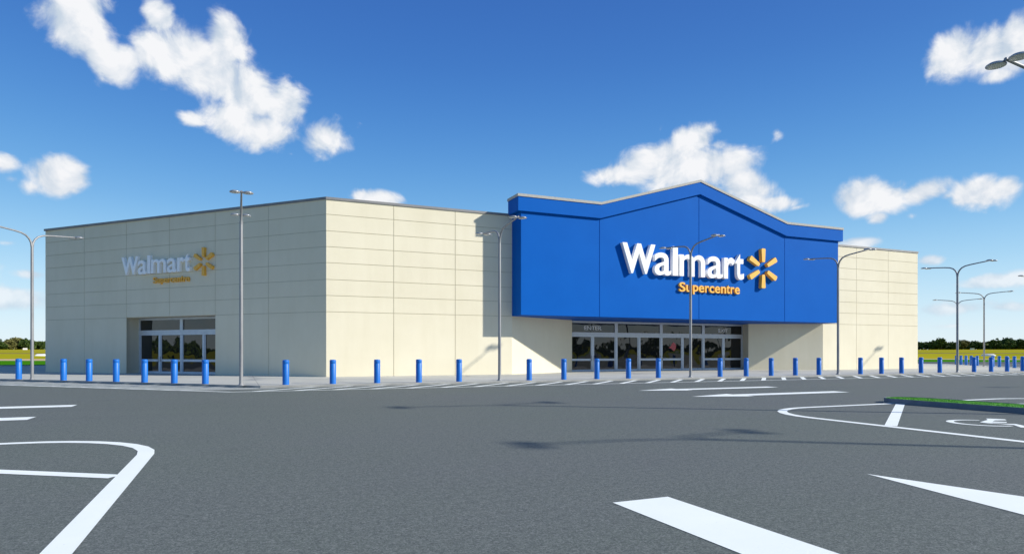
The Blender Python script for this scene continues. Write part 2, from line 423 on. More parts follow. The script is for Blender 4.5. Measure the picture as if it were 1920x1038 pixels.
# lettering etched on the transoms
def word(txt, F, x0, x1, z0, z1, y, mat, parent, offset=0, gap=.16, name='lettering'):
    mb = MB(F); boxes = [glyph_bm(c, offset) for c in txt]
    tot = sum((b[2][1] - b[2][0]) for b in boxes); sc = (x1 - x0) / (tot * (1 + gap * (len(txt) - 1) / len(txt)))
    g = (x1 - x0 - tot * sc) / (len(txt) - 1); x = x0
    for vs, fs, (a, b, c, d) in boxes:
        mb.add([(x + (v.x - a) * sc, y - (v.z + .5) * .004, z0 + (v.y - c) / (d - c) * (z1 - z0)) for v in vs], fs); x += (b - a) * sc + g
    return mb.build(name, mat, parent)
word('ENTER', F0, 17.24, 18.58, ZP + 2.80, ZP + 3.07, 3.27, M['etched'], E1)['label'] = 'ENTER in pale lettering on the left transom'
word('EXIT', F0, 28.66, 29.5, ZP + 2.78, ZP + 3.03, 3.27, M['etched'], E1)['label'] = 'EXIT in faint pale lettering on the right transom'
mb = MB(F0); cx, cz = 24.55, ZP + 1.68
pts = [(.0, .34), (.17, .24), (.24, .05), (.2, -.14), (.07, -.3), (-.05, -.24), (-.16, -.13), (-.42, -.06), (-.2, .04), (-.14, .2)]
mb.prism_y([(cx + x, cz + z) for x, z in pts[::-1]], 3.262, 3.2685)
mb.build('window_sticker', M['red_film'], E1)['label'] = 'red sticker on the glass of a middle door'

# ------------------------------------------------------------------ wall signs
GL = [('W', 17.127, 19.52, 1), ('a', 19.46, 20.71, 0), ('l', 20.83, 21.215, 1), ('m', 21.36, 23.36, 0), ('a', 23.55, 24.79, 0), ('r', 24.92, 25.80, 0), ('t', 25.85, 26.56, 2)]
SL = [('S', 21.43, 21.90, 1), ('u', 21.97, 22.39, 0), ('p', 22.50, 22.92, -1), ('e', 22.97, 23.38, 0), ('r', 23.47, 23.78, 0), ('c', 23.81, 24.21, 0), ('e', 24.26, 24.68, 0), ('n', 24.77, 25.17, 0), ('t', 25.22, 25.50, 2), ('r', 25.57, 25.87, 0), ('e', 25.92, 26.33, 0)]
def sign(F, fx, fz, y0, depth, label, loc):
    root = empty('wall_sign'); tag(root, label, 'sign', 'raised shop signs on the store walls')
    for ch, a, b, k in GL:
        base = 6.10; cap = 1.83
        z0 = base - (.03 if ch in 'at' else 0); z1 = base + {1: cap, 0: 1.38, 2: 1.66}[k]
        letter(ch, F, fx(a), fx(b), fz(z0), fz(z1), y0, y0 - depth, M['white_sign'], root, {'W': .026, 'l': .02, 'r': .02, 't': .016}.get(ch, .009))
    for ch, a, b, k in SL:
        base = 5.13; cap = .60
        z0 = base - (.14 if k == -1 else 0); z1 = base + {1: cap, 0: .45, 2: .56, -1: .45}[k]
        letter(ch, F, fx(a), fx(b), fz(z0), fz(z1), y0, y0 - depth * .55, M['yellow_sign'], root, .016)
    cx, cz = fx(28.27), fz(6.93); sx = abs(fx(1) - fx(0)); 
    for k in range(6):
        an = math.pi / 2 + k * math.pi / 3; d = Vector((math.cos(an), math.sin(an))); n = Vector((-d.y, d.x))
        mb = MB(F)
        r0, r1, w0, w1 = .42, 1.33, .125, .175
        ol = [(r0, -w0 * .7), (r0 + .05, -w0), (r1 - .06, -w1), (r1, -w1 * .75), (r1, w1 * .75), (r1 - .06, w1), (r0 + .05, w0), (r0, w0 * .7)]
        poly = [(cx + (d.x * r_ + n.x * w) * sx, cz + (d.y * r_ + n.y * w) * sx) for r_, w in ol]
        mb.prism_y(poly, y0 - depth, y0)
        mb.build('burst_ray', M['yellow_sign'], root)
    return root
sign(F0, lambda x: x, lambda z: z + ZP, -1.306, .27, 'large white raised lettering with yellow six-ray burst on the blue canopy', None)
kx = 5.70 / (26.56 - 17.127)
sign(FW, lambda x: (WL - 15.27) + (x - 17.127) * kx, lambda z: ZP + 5.97 + (z - 6.10) * kx * .99, 0, .17, 'smaller white lettering with yellow burst on the shaded side wall above the side doors', None)

# ------------------------------------------------------------------ ground, pavement, markings
lot = MB()
lot.sheet([(-42, -120), (140, -120), (140, 13), (79, 23.5), (57, 60), (-4, 48), (-28.6, 52.6), (-70, 70.4), (-90, 60), (-90, -60)], 0.0)
# asphalt as one sheet reaching past the verge
big = MB(); big.sheet([(-2500, -2500), (2500, -2500), (2500, 2500), (-2500, 2500)], -.05)
struct(big.build('ground', M['field'])); 
struct(lot.build('parking_lot', M['asphalt']))
def offs(d, w0=0., w1=0.):
    k = math.tan((math.pi - PH) / 2)
    aw = LD * (WL + w0) + NL * d; rw = Vector((FL, 0)) + RD * (WL + w1) + NR * d
    return [(aw.x, aw.y), (-k * d, -d), (FL + k * d, -d), (rw.x, rw.y)]
PO = offs(8.02, 9, 3)
pv = MB(); poly = PO + [(PO[3][0] - 3, PO[3][1] + 12), (66, 50), (-18, 50), (PO[0][0] + 1, PO[0][1] + 9)]
pv.prism(poly, -.02, ZP); struct(pv.build('pavement', M['concrete'], bevel=.0))
kb = MB(); a = offs(8.18, 9, 3); b = offs(8.021, 9, 3)
for i in range(3):
    p = [a[i], a[i + 1], b[i + 1], b[i]]; kb.prism(p, -.02, ZP - .004)
struct(kb.build('kerb', M['kerb']))
# hatched fire lane
hm = MB(); z = .004
o = offs(10.55, 9, 3); hm.stroke(o, .16, z); io, oo = 8.21, 10.47
def bars(F, length, s0, s1, dxin, step=1.363):
    hm.F = F; x = s0; w = .225
    while x < s1:
        hm.add([(x, -oo, z), (x + w * 1.3, -oo, z), (x + dxin + w * 1.3, -io, z), (x + dxin, -io, z)], [(0, 1, 2, 3)]); x += step
k = math.tan((math.pi - PH) / 2)
bars(F0, FL, -3.83, FL + 2.0, 2.27)
FLW = frame(LD * (WL + 9), -LD)
bars(FLW, 0, .3, WL + 9 + 2.0, 2.27, .9)
bars(FR, 0, -1.0, WL + 1, 2.27)
hm.F = F0
struct(hm.build('fire_lane_marking', M['paint']))
# parking blocks
def block(cu, z):
    h = 5.66; vt = -22.92; ru = 1.95; rv = 1.95; pts = [(cu - h, -60)]
    for k in range(9):
        t = math.pi - k * math.pi / 16; pts.append((cu - h + ru + ru * math.cos(t), vt - rv + rv * math.sin(t)))
    ws = [.17] * len(pts)
    m = MB(); m.stroke(pts + [(cu - .5, vt)], .20, z)
    m.stroke([(2 * cu - x, y) for x, y in pts] + [(cu + .5, vt)], .20, z)
    for sgn in (-1, 1):
        for j in range(5):
            vb = -26.5 - j * 4.4
            x0, y0 = cu + sgn * (h - .1), vb; x1, y1 = cu + sgn * .50, vb + 3.44
            m.stroke([(x0, y0), (x1, y1)], .205, z + .001)
    struct(m.build('bay_marking', M['paint']))
for cu in (-11.05, 12.3, 35.65): block(cu, .004)
# direction arrows
def arrow(x, y, ang, L, hl, hw, sw):
    m = MB(); c, s = math.cos(ang), math.sin(ang)
    def T(p): return (x + c * p[0] - s * p[1], y + s * p[0] + c * p[1])
    m.sheet([T(p) for p in ((L, 0), (L - hl, hw), (L - hl, sw), (0, sw), (0, -sw), (L - hl, -sw), (L - hl, -hw))][::-1], .004)
    struct(m.build('arrow_marking', M['paint']))
arrow(15.15, -15.35, math.pi, 6.3, 1.9, .62, .30)
arrow(14.95, -18.65, math.pi, 6.4, 1.9, .62, .32)
arrow(-8.07, -15.23, math.pi, 6.3, 1.9, .62, .32)
arrow(-8.15, -18.60, math.pi, 6.3, 1.9, .62, .33)
arrow(-.89, -29.66, -math.pi / 2, 5.5, 1.9, .6, .30)
arrow(2.13, -35.1, math.pi / 2, 5.5, 1.95, .47, .28)
# wheelchair symbol in the bay
m = MB(); c = (8.86, -26.84)
ring = [(c[0] + .54 * math.cos(R(t)), c[1] + .53 * math.sin(R(t))) for t in range(38, 272, 9)]
m.stroke(ring, [.085 + .045 * math.sin(math.pi * i / (len(ring) - 1)) for i in range(len(ring))], .004)
m.sheet([(9.79, -26.34), (9.54, -26.52), (8.92, -26.74), (8.87, -26.91), (8.96, -27.08), (8.98, -27.30), (8.67, -27.58), (8.72, -27.68), (9.02, -27.46), (9.22, -27.20), (9.10, -27.10), (9.02, -26.93), (9.064, -26.86), (9.305, -27.0), (9.47, -26.90), (9.31, -26.74), (9.545, -26.65), (9.80, -26.72), (9.97, -26.59)][::-1], .0045)
struct(m.build('wheelchair_marking', M['paint']))

# islands
def island(cu):
    h = .62; vt = -22.36; out = [(cu - h, -60), (cu + h, -60)]
    arc = [(cu + h * math.cos(t), vt - h + h * math.sin(t)) for t in [k * math.pi / 12 for k in range(13)]]
    o = out + arc; i_ = [(cu + (x - cu) * .95, y if y < -50 else (y + .0 if y < vt - h + .01 else vt - h + (y - vt + h) * .95)) for x, y in o]
    n = len(o); m = MB()
    vs = [(x, y, -.01) for x, y in o] + [(x * 1 + (cu - x) * .03, y, .13) for x, y in o] + [(x, y, .13) for x, y in i_] + [(x, y, .0) for x, y in i_]
    fs = []
    for k in range(n):
        j = (k + 1) % n; fs += [(k, j, n + j, n + k), (n + k, n + j, 2 * n + j, 2 * n + k), (2 * n + k, 2 * n + j, 3 * n + j, 3 * n + k)]
    m.add(vs, fs); struct(m.build('island_kerb', M['kerb_dark']))
    m = MB(); m.sheet(i_, .118); tag(m.build('turf', M['turf']), kind='structure')
    m = MB(); rnd = random.Random(5)
    for q in range(12000):
        x = cu + rnd.uniform(-.57, .57); y = vt - .1 - abs(rnd.random() ** 1.6) * 9; 
        if y > vt - h + .05 and (x - cu) ** 2 + (y - vt + h) ** 2 > .31: continue
        a = rnd.uniform(0, 6.28); w = .008; hh = rnd.uniform(.008, .022); lx, ly = rnd.uniform(-.02, .02), rnd.uniform(-.02, .02)
        m.add([(x - w * math.cos(a), y - w * math.sin(a), .115), (x + w * math.cos(a), y + w * math.sin(a), .115), (x + lx, y + ly, .115 + hh)], [(0, 1, 2)])
    tag(m.build('island_grass', M['blade']), 'short bright green grass on the parking island', 'grass', kind='stuff')
island(12.3)

# verge, distant fields, tracks: rising very gently away from the store
CAM = Vector((-4.28, -34.586, 1.34)); VD = Vector((.39386, .91917)); RT = Vector((.91917, -.39386))
def wp(dep, lat): q = Vector((CAM.x, CAM.y)) + VD * dep + RT * lat; return (q.x, q.y)
def band_mesh(d0, d1, z0, z1, l0, l1, name, mat, kind='structure', nz=24):
    m = MB(); L = []
    for i in range(nz + 1):
        t = i / nz; a = l0[0] + (l0[1] - l0[0]) * t; b = l1[0] + (l1[1] - l1[0]) * t
        L.append((*wp(d0, a), z0)); 
    for i in range(nz + 1):
        t = i / nz; b = l1[0] + (l1[1] - l1[0]) * t; L.append((*wp(d1, b), z1))
    n = nz + 1
    m.add(L, [(i, i + 1, n + i + 1, n + i) for i in range(nz)])
    o_ = m.build(name, mat); tag(o_, kind=kind); return o_
def gz(r): 
    if r < 175: return -.05
    if r < 450: return -.05 + (r - 175) / 275 * 3.35
    return 3.3
def ground_disc():
    m = MB(); rings = [1, 40, 90, 140, 175, 200, 230, 260, 300, 340, 380, 420, 450, 520, 900, 3000]; S = 96; vs = []
    for r in rings: vs += [(CAM.x + r * math.cos(2 * math.pi * k / S), CAM.y + r * math.sin(2 * math.pi * k / S), gz(r)) for k in range(S)]
    fs = [(i * S + k, i * S + (k + 1) % S, (i + 1) * S + (k + 1) % S, (i + 1) * S + k) for i in range(len(rings) - 1) for k in range(S)]
    fs.append(list(range(S))[::-1][::-1])
    m.add(vs, fs, True); return m
for o_ in list(C.objects):
    if o_.name == 'ground': bpy.data.objects.remove(o_)
g_ = ground_disc().build('ground', M['field']); struct(g_)
def arc_strip(r0, r1, a0, a1, name, mat, dz=.03, S=60):
    m = MB(); vs = []
    for k in range(S + 1):
        a = R(a0 + (a1 - a0) * k / S); d = VD * math.cos(a) + RT * math.sin(a)
        wob = 1 + .012 * math.sin(a * 23)
        for r in (r0 * wob, r1 * wob): vs.append((CAM.x + d.x * r, CAM.y + d.y * r, gz(r) + dz))
    m.add(vs, [(2 * k, 2 * k + 1, 2 * k + 3, 2 * k + 2) for k in range(S)])
    return struct(m.build(name, mat))
m = MB(); m.sheet([wp(112, -150), wp(112, -12), wp(151, -12), wp(151, -150)], -.006); struct(m.build('farm_track', M['track']))
m = MB()
m.sheet([wp(62.5, -140), wp(62.5, -5), wp(85, 25), wp(84.5, 160), wp(150, 190), wp(150, -190)], -.012)
struct(m.build('grass_verge', M['verge']))
m = MB()
pl = [wp(61.3, -90), wp(61.3, -22), wp(62.5, -22), wp(62.5, -90)]; m.prism(pl[::-1] if False else pl, -.02, .10); struct(m.build('verge_kerb', M['kerb_pale']))
m = MB(); pl = [wp(83.5, 28), wp(83.5, 120), wp(84.6, 120), wp(84.6, 28)]; m.prism(pl, -.02, .16); struct(m.build('verge_kerb', M['kerb_dark']))
arc_strip(157, 172, -70, 70, 'farm_track', M['track'], .055)
arc_strip(270, 286, -60, 60, 'farm_track', plain('ditch', (.12, .08, .02), (.18, .11, .03), .3, .95))
arc_strip(372, 384, -60, 60, 'farm_track', plain('ploughed_strip', (.30, .15, .03), (.36, .2, .05), .3, .95))
def at_px(px, r, dz=0):
    a = math.atan((px - 960) / 1203.84); d = VD * math.cos(a) + RT * math.sin(a)
    return Vector((CAM.x + d.x * r, CAM.y + d.y * r, gz(r) + dz)), math.atan2(RT.y, RT.x) - a
for px, w, lab, in ((1853, 3.4, 'long low white cover lying in the yellow field to the right of the store'), (80, 3.6, 'long low white cover lying in the yellow field to the left of the store')):
    p, rz = at_px(px, 222); t = empty('field_cover', p, rz); tag(t, lab, 'cover', 'white covers in the field')
    mb = MB(); prof = [(math.cos(math.pi * k / 10) * .7, math.sin(math.pi * k / 10) * .5) for k in range(11)]
    vs = []; n = len(prof); xs = [-w / 2, -w / 2 + .5, w / 2 - .5, w / 2]
    for i, x in enumerate(xs): s_ = .35 if i in (0, 3) else 1; vs += [(x, y * s_, zz * s_) for y, zz in prof]
    mb.add(vs, [(i * n + k, i * n + k + 1, (i + 1) * n + k + 1, (i + 1) * n + k) for i in range(3) for k in range(n - 1)], True)
    mb.add(vs[:n], [list(range(n))]); mb.add(vs[-n:], [list(range(n))[::-1]])
    mb.build('film', M['tunnel'], t)
for px, lab in ((1823, 'small white hut at the foot of the trees right of the store'), (47, 'small white hut at the foot of the trees left of the store')):
    p, rz = at_px(px, 432); t = empty('hut', p, rz); tag(t, lab, 'hut', 'white huts before the trees')
    mb = MB(); mb.box((-1.0, -.8, 0), (1.0, .8, .7)); mb.build('wall', M['tunnel'], t)
    mb = MB(); mb.prism_y([(-1.12, .7), (1.12, .7), (.7, 1.0), (-.7, 1.0)], -.9, .9); mb.build('roof', M['shed_roof'], t)

# ------------------------------------------------------------------ bollards
ORD = ['first', 'second', 'third', 'fourth', 'fifth', 'sixth', 'seventh', 'eighth', 'ninth', 'tenth', 'eleventh', 'twelfth', 'thirteenth', 'fourteenth', 'fifteenth', 'sixteenth', 'seventeenth', 'eighteenth', 'nineteenth', 'twentieth']
def make_bollard():
    t = empty('bollard')
    mb = MB(); mb.lathe([(.126, 0), (.126, .815), (.121, .822)], seg=24); mb.build('post', M['bollard'], t)
    mb = MB(); mb.lathe([(.121, .822), (.127, .829), (.127, .94), (.118, .965), (.085, .978), (.0001, .982)], seg=24); mb.build('cap', M['bollard'], t)
    return t
proto = make_bollard(); used = False
BG = 'blue bollards along the pavement edge'
def bollard(p, label):
    global used
    o = copy_tree(proto) if used else proto; used = True
    o.location = (p[0], p[1], ZP); o['label'] = label; o['category'] = 'bollard'; o['group'] = BG
groups = [([-2.51, -.71, 1.08, 2.86, 4.66], 'right of the corner lamp post'),
          ([8.04, 9.83, 11.62, 13.41, 15.18], 'right of the lamp post at the canopy\'s left end'),
          ([19.1, 20.87, 22.64, 24.42, 26.22], 'right of the lamp post before the main doors'),
          ([29.58, 31.37, 33.14, 34.93, 36.71], 'right of the lamp post at the canopy\'s right end'),
          ([40.13, 41.92, 43.65, 45.39, 47.17], 'right of the lamp post past the store\'s right end')]
for us, where in groups:
    for i, u in enumerate(us): bollard((u, -7.83), 'blue bollard, %s one %s' % (ORD[i], where))
for i, s in enumerate([-.334, 1.415, 3.175, 4.939, 6.704, 8.455]):
    q = LD * s + NL * 7.93
    bollard(q, 'bright blue bollard, %s one left of the corner lamp post' % ORD[i])
for i, s in enumerate([11.73, 13.6]):
    q = LD * s + NL * 7.93
    bollard(q, 'bright blue bollard %s' % ('just left of the leftmost lamp post' if i == 0 else 'second to the left of the leftmost lamp post'))
rs = [3.28, 5.047, 6.8, 8.631, 10.318, 14.78, 16.658, 18.372, 20.155, 21.85]
for i, s in enumerate(rs):
    q = Vector((FL, 0)) + RD * s + NR * 7.95
    bollard(q, 'dark blue bollard, %s from the near end of the far right row' % ORD[i])

# ------------------------------------------------------------------ street lamps
def make_lamp():
    """arms run along local y"""
    t = empty('street_lamp')
    mb = MB(); mb.tube([(0, 0, .02), (0, 0, 3.4), (0, 0, 6.32)], [.070, .066, .060], 14, True); mb.build('pole', M['pole'], t)
    mb = MB(); mb.lathe([(.13, 0), (.13, .018), (.085, .022), (.082, .07), (.071, .08)], seg=16); mb.build('base_plate', M['pole'], t)
    for sg in (-1, 1):
        mb = MB()
        pth = [(0, sg * .02, 6.22), (0, sg * .04, 6.40), (0, sg * .13, 6.58), (0, sg * .27, 6.72), (0, sg * .48, 6.81), (0, sg * .8, 6.86), (0, sg * 1.4, 6.92), (0, sg * 2.13, 6.985)]
        mb.tube(pth, [.05, .047, .044, .042, .040, .038, .036, .032], 10); mb.tube([(-.24, sg * 2.06, 6.98), (.24, sg * 2.06, 6.98)], .022, 8)
        mb.build('arm', M['pole'], t)
        for sx in (-1, 1):
            c = (sx * .215, sg * 2.06, 6.955)
            h = MB(); h.lathe([(.178, -.02), (.185, -.005), (.178, .012), (.13, .042), (.06, .058), (.0001, .062)], c, 20); ho = h.build('lamp_head', M['head'], t)
            l = MB(); l.lathe([(.0001, -.024), (.165, -.0235), (.165, -.017)], c, 20); l.build('lens', M['lens'], ho)
    return t
lp = make_lamp(); lused = False
def lamp(x, y, rz, label, z=ZP, group='double-armed street lamps around the store'):
    global lused
    o = copy_tree(lp) if lused else lp; lused = True
    o.location = (x, y, z); o.rotation_euler = (0, 0, rz); tag(o, label, 'street lamp', group)
labs = ['tall grey lamp post standing before the store\'s corner, its arms seen end on', 'grey lamp post in front of the cream wall left of the blue canopy',
        'grey lamp post standing in front of the white lettering and main doors', 'grey lamp post in front of the blue canopy\'s right end',
        'grey lamp post just past the store\'s right end, the nearest of those against the sky', 'lamp post at the far right edge with only its left lamp heads in view']
for x, l in zip((-4.13, 6.62, 17.27, 27.87, 38.62, 49.4), labs): lamp(x, -7.72, 0, l)
wa = math.atan2(LD.y, LD.x) - math.pi / 2
q = LD * 10.52 + NL * 8.05; lamp(q.x, q.y, math.atan2(NL.y, NL.x) - math.pi / 2, 'pale lamp post at the far left in front of the shaded side wall')
q = Vector((FL, 0)) + RD * 12.37 + NR * 7.85; lamp(q.x, q.y, math.atan2(NR.y, NR.x) - math.pi / 2, 'thin lamp post further back beside the far row of bollards')
q = Vector((FL, 0)) + RD * 21.4 + NR * 7.95; lamp(q.x, q.y, math.atan2(NR.y, NR.x) - math.pi / 2, 'farthest lamp post, mostly hidden behind a nearer pole, with low arms')
for x, y, l in ((12.1, -26.6, 'car park lamp whose two heads reach in at the upper right edge'), (12.34, -33.7, 'car park lamp on the island outside the frame casting the nearest shadow'), (35.65, -26.6, 'car park lamp far outside the frame on the right')):
    lamp(x, y, math.pi / 2, l, .28, 'car park lamps on the islands')

# ------------------------------------------------------------------ trees
def crown_mesh(rnd, w, h, lumps, leaf, n):
    m = MB(); cs = []
    for i in range(lumps):
        a = rnd.uniform(0, 6.28); rr = w * .36 * math.sqrt(rnd.random()); zc = h * rnd.uniform(.24, .80)
        k = 1 - .45 * abs(zc / h - .45)
        cs.append((rr * math.cos(a) * k, rr * math.sin(a) * k, zc, w * rnd.uniform(.14, .25)))
    for i in range(n):
        c = rnd.choice(cs); d = Vector((rnd.gauss(0, 1), rnd.gauss(0, 1), rnd.gauss(0, .85))).normalized() * c[3] * (rnd.random() ** .4) * rnd.uniform(.85, 1.15)
        p = Vector(c[:3]) + d
        if p.z < .15: continue
        s = leaf * rnd.uniform(.6, 1.3); t = Vector((rnd.gauss(0, 1), rnd.gauss(0, 1), rnd.gauss(0, 1))).normalized(); u = t.orthogonal().normalized(); v = t.cross(u)
        m.add([p - u * s - v * s * .6, p + u * s * .2 - v * s, p + u * s + v * s * .5, p - u * s * .3 + v * s], [(0, 1, 2, 3)])
    return m
tree_src = {}
def make_tree(kind, rnd):
    t = empty('tree')
    w, h, mat, lumps, leaf, n = {'dark': (7.5, 7.2, 'leaf_dark', 16, .34, 2600), 'mid': (6.5, 6.4, 'leaf_mid', 14, .32, 2300),
                          'olive': (9.5, 8.2, 'leaf_olive', 18, .36, 3200), 'pale': (3.4, 9.4, 'leaf_pale', 11, .26, 800)}[kind]
    crown_mesh(rnd, w, h, lumps, leaf, n).build('crown', M[mat], t)
    tk = MB(); tk.tube([(0, 0, -.3), (.05, 0, h * .25), (-.08, .05, h * .5), (.05, 0, h * .75)], [.28, .2, .14, .05], 7)
    for k in range(5):
        a = rnd.uniform(0, 6.28); z0 = h * rnd.uniform(.2, .45); tk.tube([(0, 0, z0), (math.cos(a) * w * .13, math.sin(a) * w * .13, z0 + h * .15), (math.cos(a) * w * .26, math.sin(a) * w * .26, z0 + h * .28)], [.11, .07, .03], 5)
    tk.build('trunk', M['bark'], t); return t
rt = random.Random(11); cnt = {}
words = {'dark': 'dark green rounded tree', 'mid': 'mid green bushy tree', 'olive': 'broad olive-brown tree', 'pale': 'thin pale poplar behind the other trees'}
def tree(kind, px, r, sc, side):
    p, rz = at_px(px, r)
    key = (kind, rt.randint(0, 2))
    if key in tree_src: o = copy_tree(tree_src[key])
    else: o = make_tree(kind, rt); tree_src[key] = o
    o.location = p; o.rotation_euler = (0, 0, rt.uniform(0, 6.28)); sc *= .98 if kind == 'pale' else .86; o.scale = (sc, sc, sc * rt.uniform(.82, .95))
    k = (kind, side); i = cnt.get(k, 0); cnt[k] = i + 1
    order = ['first', 'second', 'third', 'fourth', 'fifth', 'sixth', 'seventh', 'eighth', 'ninth', 'tenth', 'eleventh', 'twelfth', 'thirteenth', 'fourteenth', 'fifteenth', 'sixteenth', 'seventeenth', 'eighteenth'][i]
    tag(o, '%s, %s of its kind from the store\'s %s end' % (words[kind], order, side), 'tree', 'trees beyond the fields')
R_ = [('dark', 1716, .85), ('dark', 1737, .95), ('dark', 1752, 1.1), ('dark', 1765, 1.28), ('mid', 1781, .95), ('dark', 1792, .85), ('olive', 1808, .95), ('dark', 1822, .98), ('mid', 1838, .95),
      ('dark', 1852, .98), ('dark', 1866, 1.05), ('dark', 1880, 1.3), ('mid', 1893, 1.12), ('dark', 1906, 1.25), ('olive', 1917, .8), ('dark', 1930, 1.15), ('dark', 1950, 1.0), ('mid', 1970, 1.1), ('dark', 1992, 1.1)]
for k, px, sc in R_: tree(k, px, 452 + rt.uniform(-8, 8), sc, 'right')
for px, sc in ((1747, .85), (1774, .8), (1787, .78), (1799, .8), (1871, .98), (1888, .95), (1900, 1.0), (1912, .9)): tree('pale', px, 478 + rt.uniform(-5, 5), sc, 'right')
L_ = [('dark', 80, 1.0), ('mid', 70, 1.1), ('dark', 57, 1.1), ('dark', 47, 1.15), ('olive', 29, 1.12), ('olive', 17, .9), ('dark', 6, .85), ('dark', -8, .9), ('mid', -24, 1.0), ('dark', -42, 1.1), ('dark', -60, 1)]
for k, px, sc in L_: tree(k, px, 452 + rt.uniform(-8, 8), sc, 'left')
for px, sc in ((52, .95), (40, 1.0), (12, .85), (4, .85), (-5, .85)): tree('pale', px, 478, sc, 'left')
# the continuous hedge and woods in the distance all round (also seen mirrored in the doors)
def wood(name, label, a0, a1, r, hh, n, leaf, mat, y0=0):
    m = MB(); rnd = random.Random(3)
    for i in range(n):
        a = R(rnd.uniform(a0, a1)); rr = r + rnd.uniform(-6, 6); d = VD * math.cos(a) + RT * math.sin(a)
        top = hh * (.7 + .25 * math.sin(a * 37) + .2 * math.sin(a * 91 + 1) + .12 * math.sin(a * 230))
        p = Vector((CAM.x + d.x * rr, CAM.y + d.y * rr, gz(rr) + rnd.random() ** .8 * max(top, .8)))
        s = leaf * rnd.uniform(.6, 1.4); t = Vector((rnd.gauss(0, 1), rnd.gauss(0, 1), rnd.gauss(0, 1))).normalized(); u = t.orthogonal().normalized(); v = t.cross(u)
        m.add([p - u * s - v * s * .6, p + u * s * .2 - v * s, p + u * s + v * s * .5, p - u * s * .3 + v * s], [(0, 1, 2, 3)])
    o = m.build(name, mat); tag(o, label, 'wood', kind='stuff'); return o
wood('hedge', 'low dark hedge running behind the fields to the right', 30, 45, 458, 4.6, 9000, .55, M['leaf_dark'])
wood('hedge', 'low dark hedge running behind the fields to the left', -45, -34, 458, 4.6, 7000, .55, M['leaf_dark'])
m = MB(); m.sheet([(-160, -128), (170, -128), (200, -230), (-190, -230)], -.01); struct(m.build('grass_verge', M['verge']))
wood('far_wood', 'distant wood across the fields behind the viewer', 75, 290, 250, 6.5, 22000, .9, M['leaf_mid'])

# ------------------------------------------------------------------ sun, sky with clouds, camera
SC_EXPOSURE = .5
SUN_EL = R(28.9); travel = Vector((-.8137, .5812, 0)) * math.cos(SUN_EL) + Vector((0, 0, -math.sin(SUN_EL)))
sl = bpy.data.lights.new('sun', 'SUN'); sl.energy = 4.15; sl.angle = R(1.2); sl.color = (1, .955, .86)
so = bpy.data.objects.new('sun', sl); C.objects.link(so); so.rotation_euler = travel.to_track_quat('-Z', 'Y').to_euler()

W = bpy.data.worlds.new('World'); SC.world = W; W.use_nodes = True; nt = W.node_tree; nt.nodes.clear()
lk = nt.links.new
def math_(op, a, b=None, c=None, clamp=False):
    n = nt.nodes.new('ShaderNodeMath'); n.operation = op; n.use_clamp = clamp
    for i, v in enumerate((a, b, c)):
        if v is None: continue
        if hasattr(v, 'is_output'): lk(v, n.inputs[i])
        else: n.inputs[i].default_value = v
    return n.outputs[0]
out = nt.nodes.new('ShaderNodeOutputWorld'); bg = nt.nodes.new('ShaderNodeBackground'); lk(bg.outputs[0], out.inputs[0])
sky = nt.nodes.new('ShaderNodeTexSky'); sky.sky_type = 'NISHITA'; sky.sun_disc = False
sky.sun_elevation = SUN_EL; sky.sun_rotation = math.atan2(.8137, -.5812)
sky.air_density = 1.0; sky.dust_density = .6; sky.ozone_density = 3.0
tc = nt.nodes.new('ShaderNodeTexCoord'); sep = nt.nodes.new('ShaderNodeSeparateXYZ'); lk(tc.outputs['Generated'], sep.inputs[0])
x_, y_, z_ = sep.outputs
az = math_('ARCTAN2', x_, y_); el = math_('ARCSINE', z_)
RT3 = (RT.x, RT.y, 0); VD3 = (VD.x, VD.y, 0)
def dot_(vec):
    n = nt.nodes.new('ShaderNodeVectorMath'); n.operation = 'DOT_PRODUCT'; lk(tc.outputs['Generated'], n.inputs[0]); n.inputs[1].default_value = vec
    return n.outputs['Value']
ca = math_('ARCTAN2', dot_(RT3), dot_(VD3)); ce = el
comb = nt.nodes.new('ShaderNodeCombineXYZ'); lk(ca, comb.inputs[0]); lk(ce, comb.inputs[1]); P2 = comb.outputs[0]
def wmix(fac, a, b, blend='MIX'):
    n = nt.nodes.new('ShaderNodeMix'); n.data_type = 'RGBA'; n.blend_type = blend
    for s_, v in ((0, fac), (6, a), (7, b)):
        if hasattr(v, 'is_output'): lk(v, n.inputs[s_])
        else: n.inputs[s_].default_value = (*v, 1) if isinstance(v, tuple) else v
    return n.outputs[2]
EXP = 2 ** SC_EXPOSURE
# clear sky: measured colours by elevation, shaped by the physical sky
elf = math_('DIVIDE', ce, R(90), clamp=True)
grad = nt.nodes.new('ShaderNodeValToRGB'); cr = grad.color_ramp; cr.interpolation = 'B_SPLINE'
stops = [(0, (.80, .91, .98)), (3.0, (.66, .86, .98)), (7.0, (.38, .68, .92)), (12, (.155, .43, .80)), (18, (.074, .275, .68)), (24, (.043, .185, .575)), (32, (.030, .125, .47)), (50, (.034, .150, .43)), (90, (.034, .140, .37))]
while len(cr.elements) < len(stops): cr.elements.new(.5)
for e_, (p_, c_) in zip(cr.elements, stops): e_.position = p_ / 90; e_.color = (*c_, 1)
lk(elf, grad.inputs[0])
nish = nt.nodes.new('ShaderNodeVectorMath'); nish.operation = 'SCALE'; lk(sky.outputs[0], nish.inputs[0]); nish.inputs['Scale'].default_value = .16
col = wmix(.9, nish.outputs[0], grad.outputs[0])
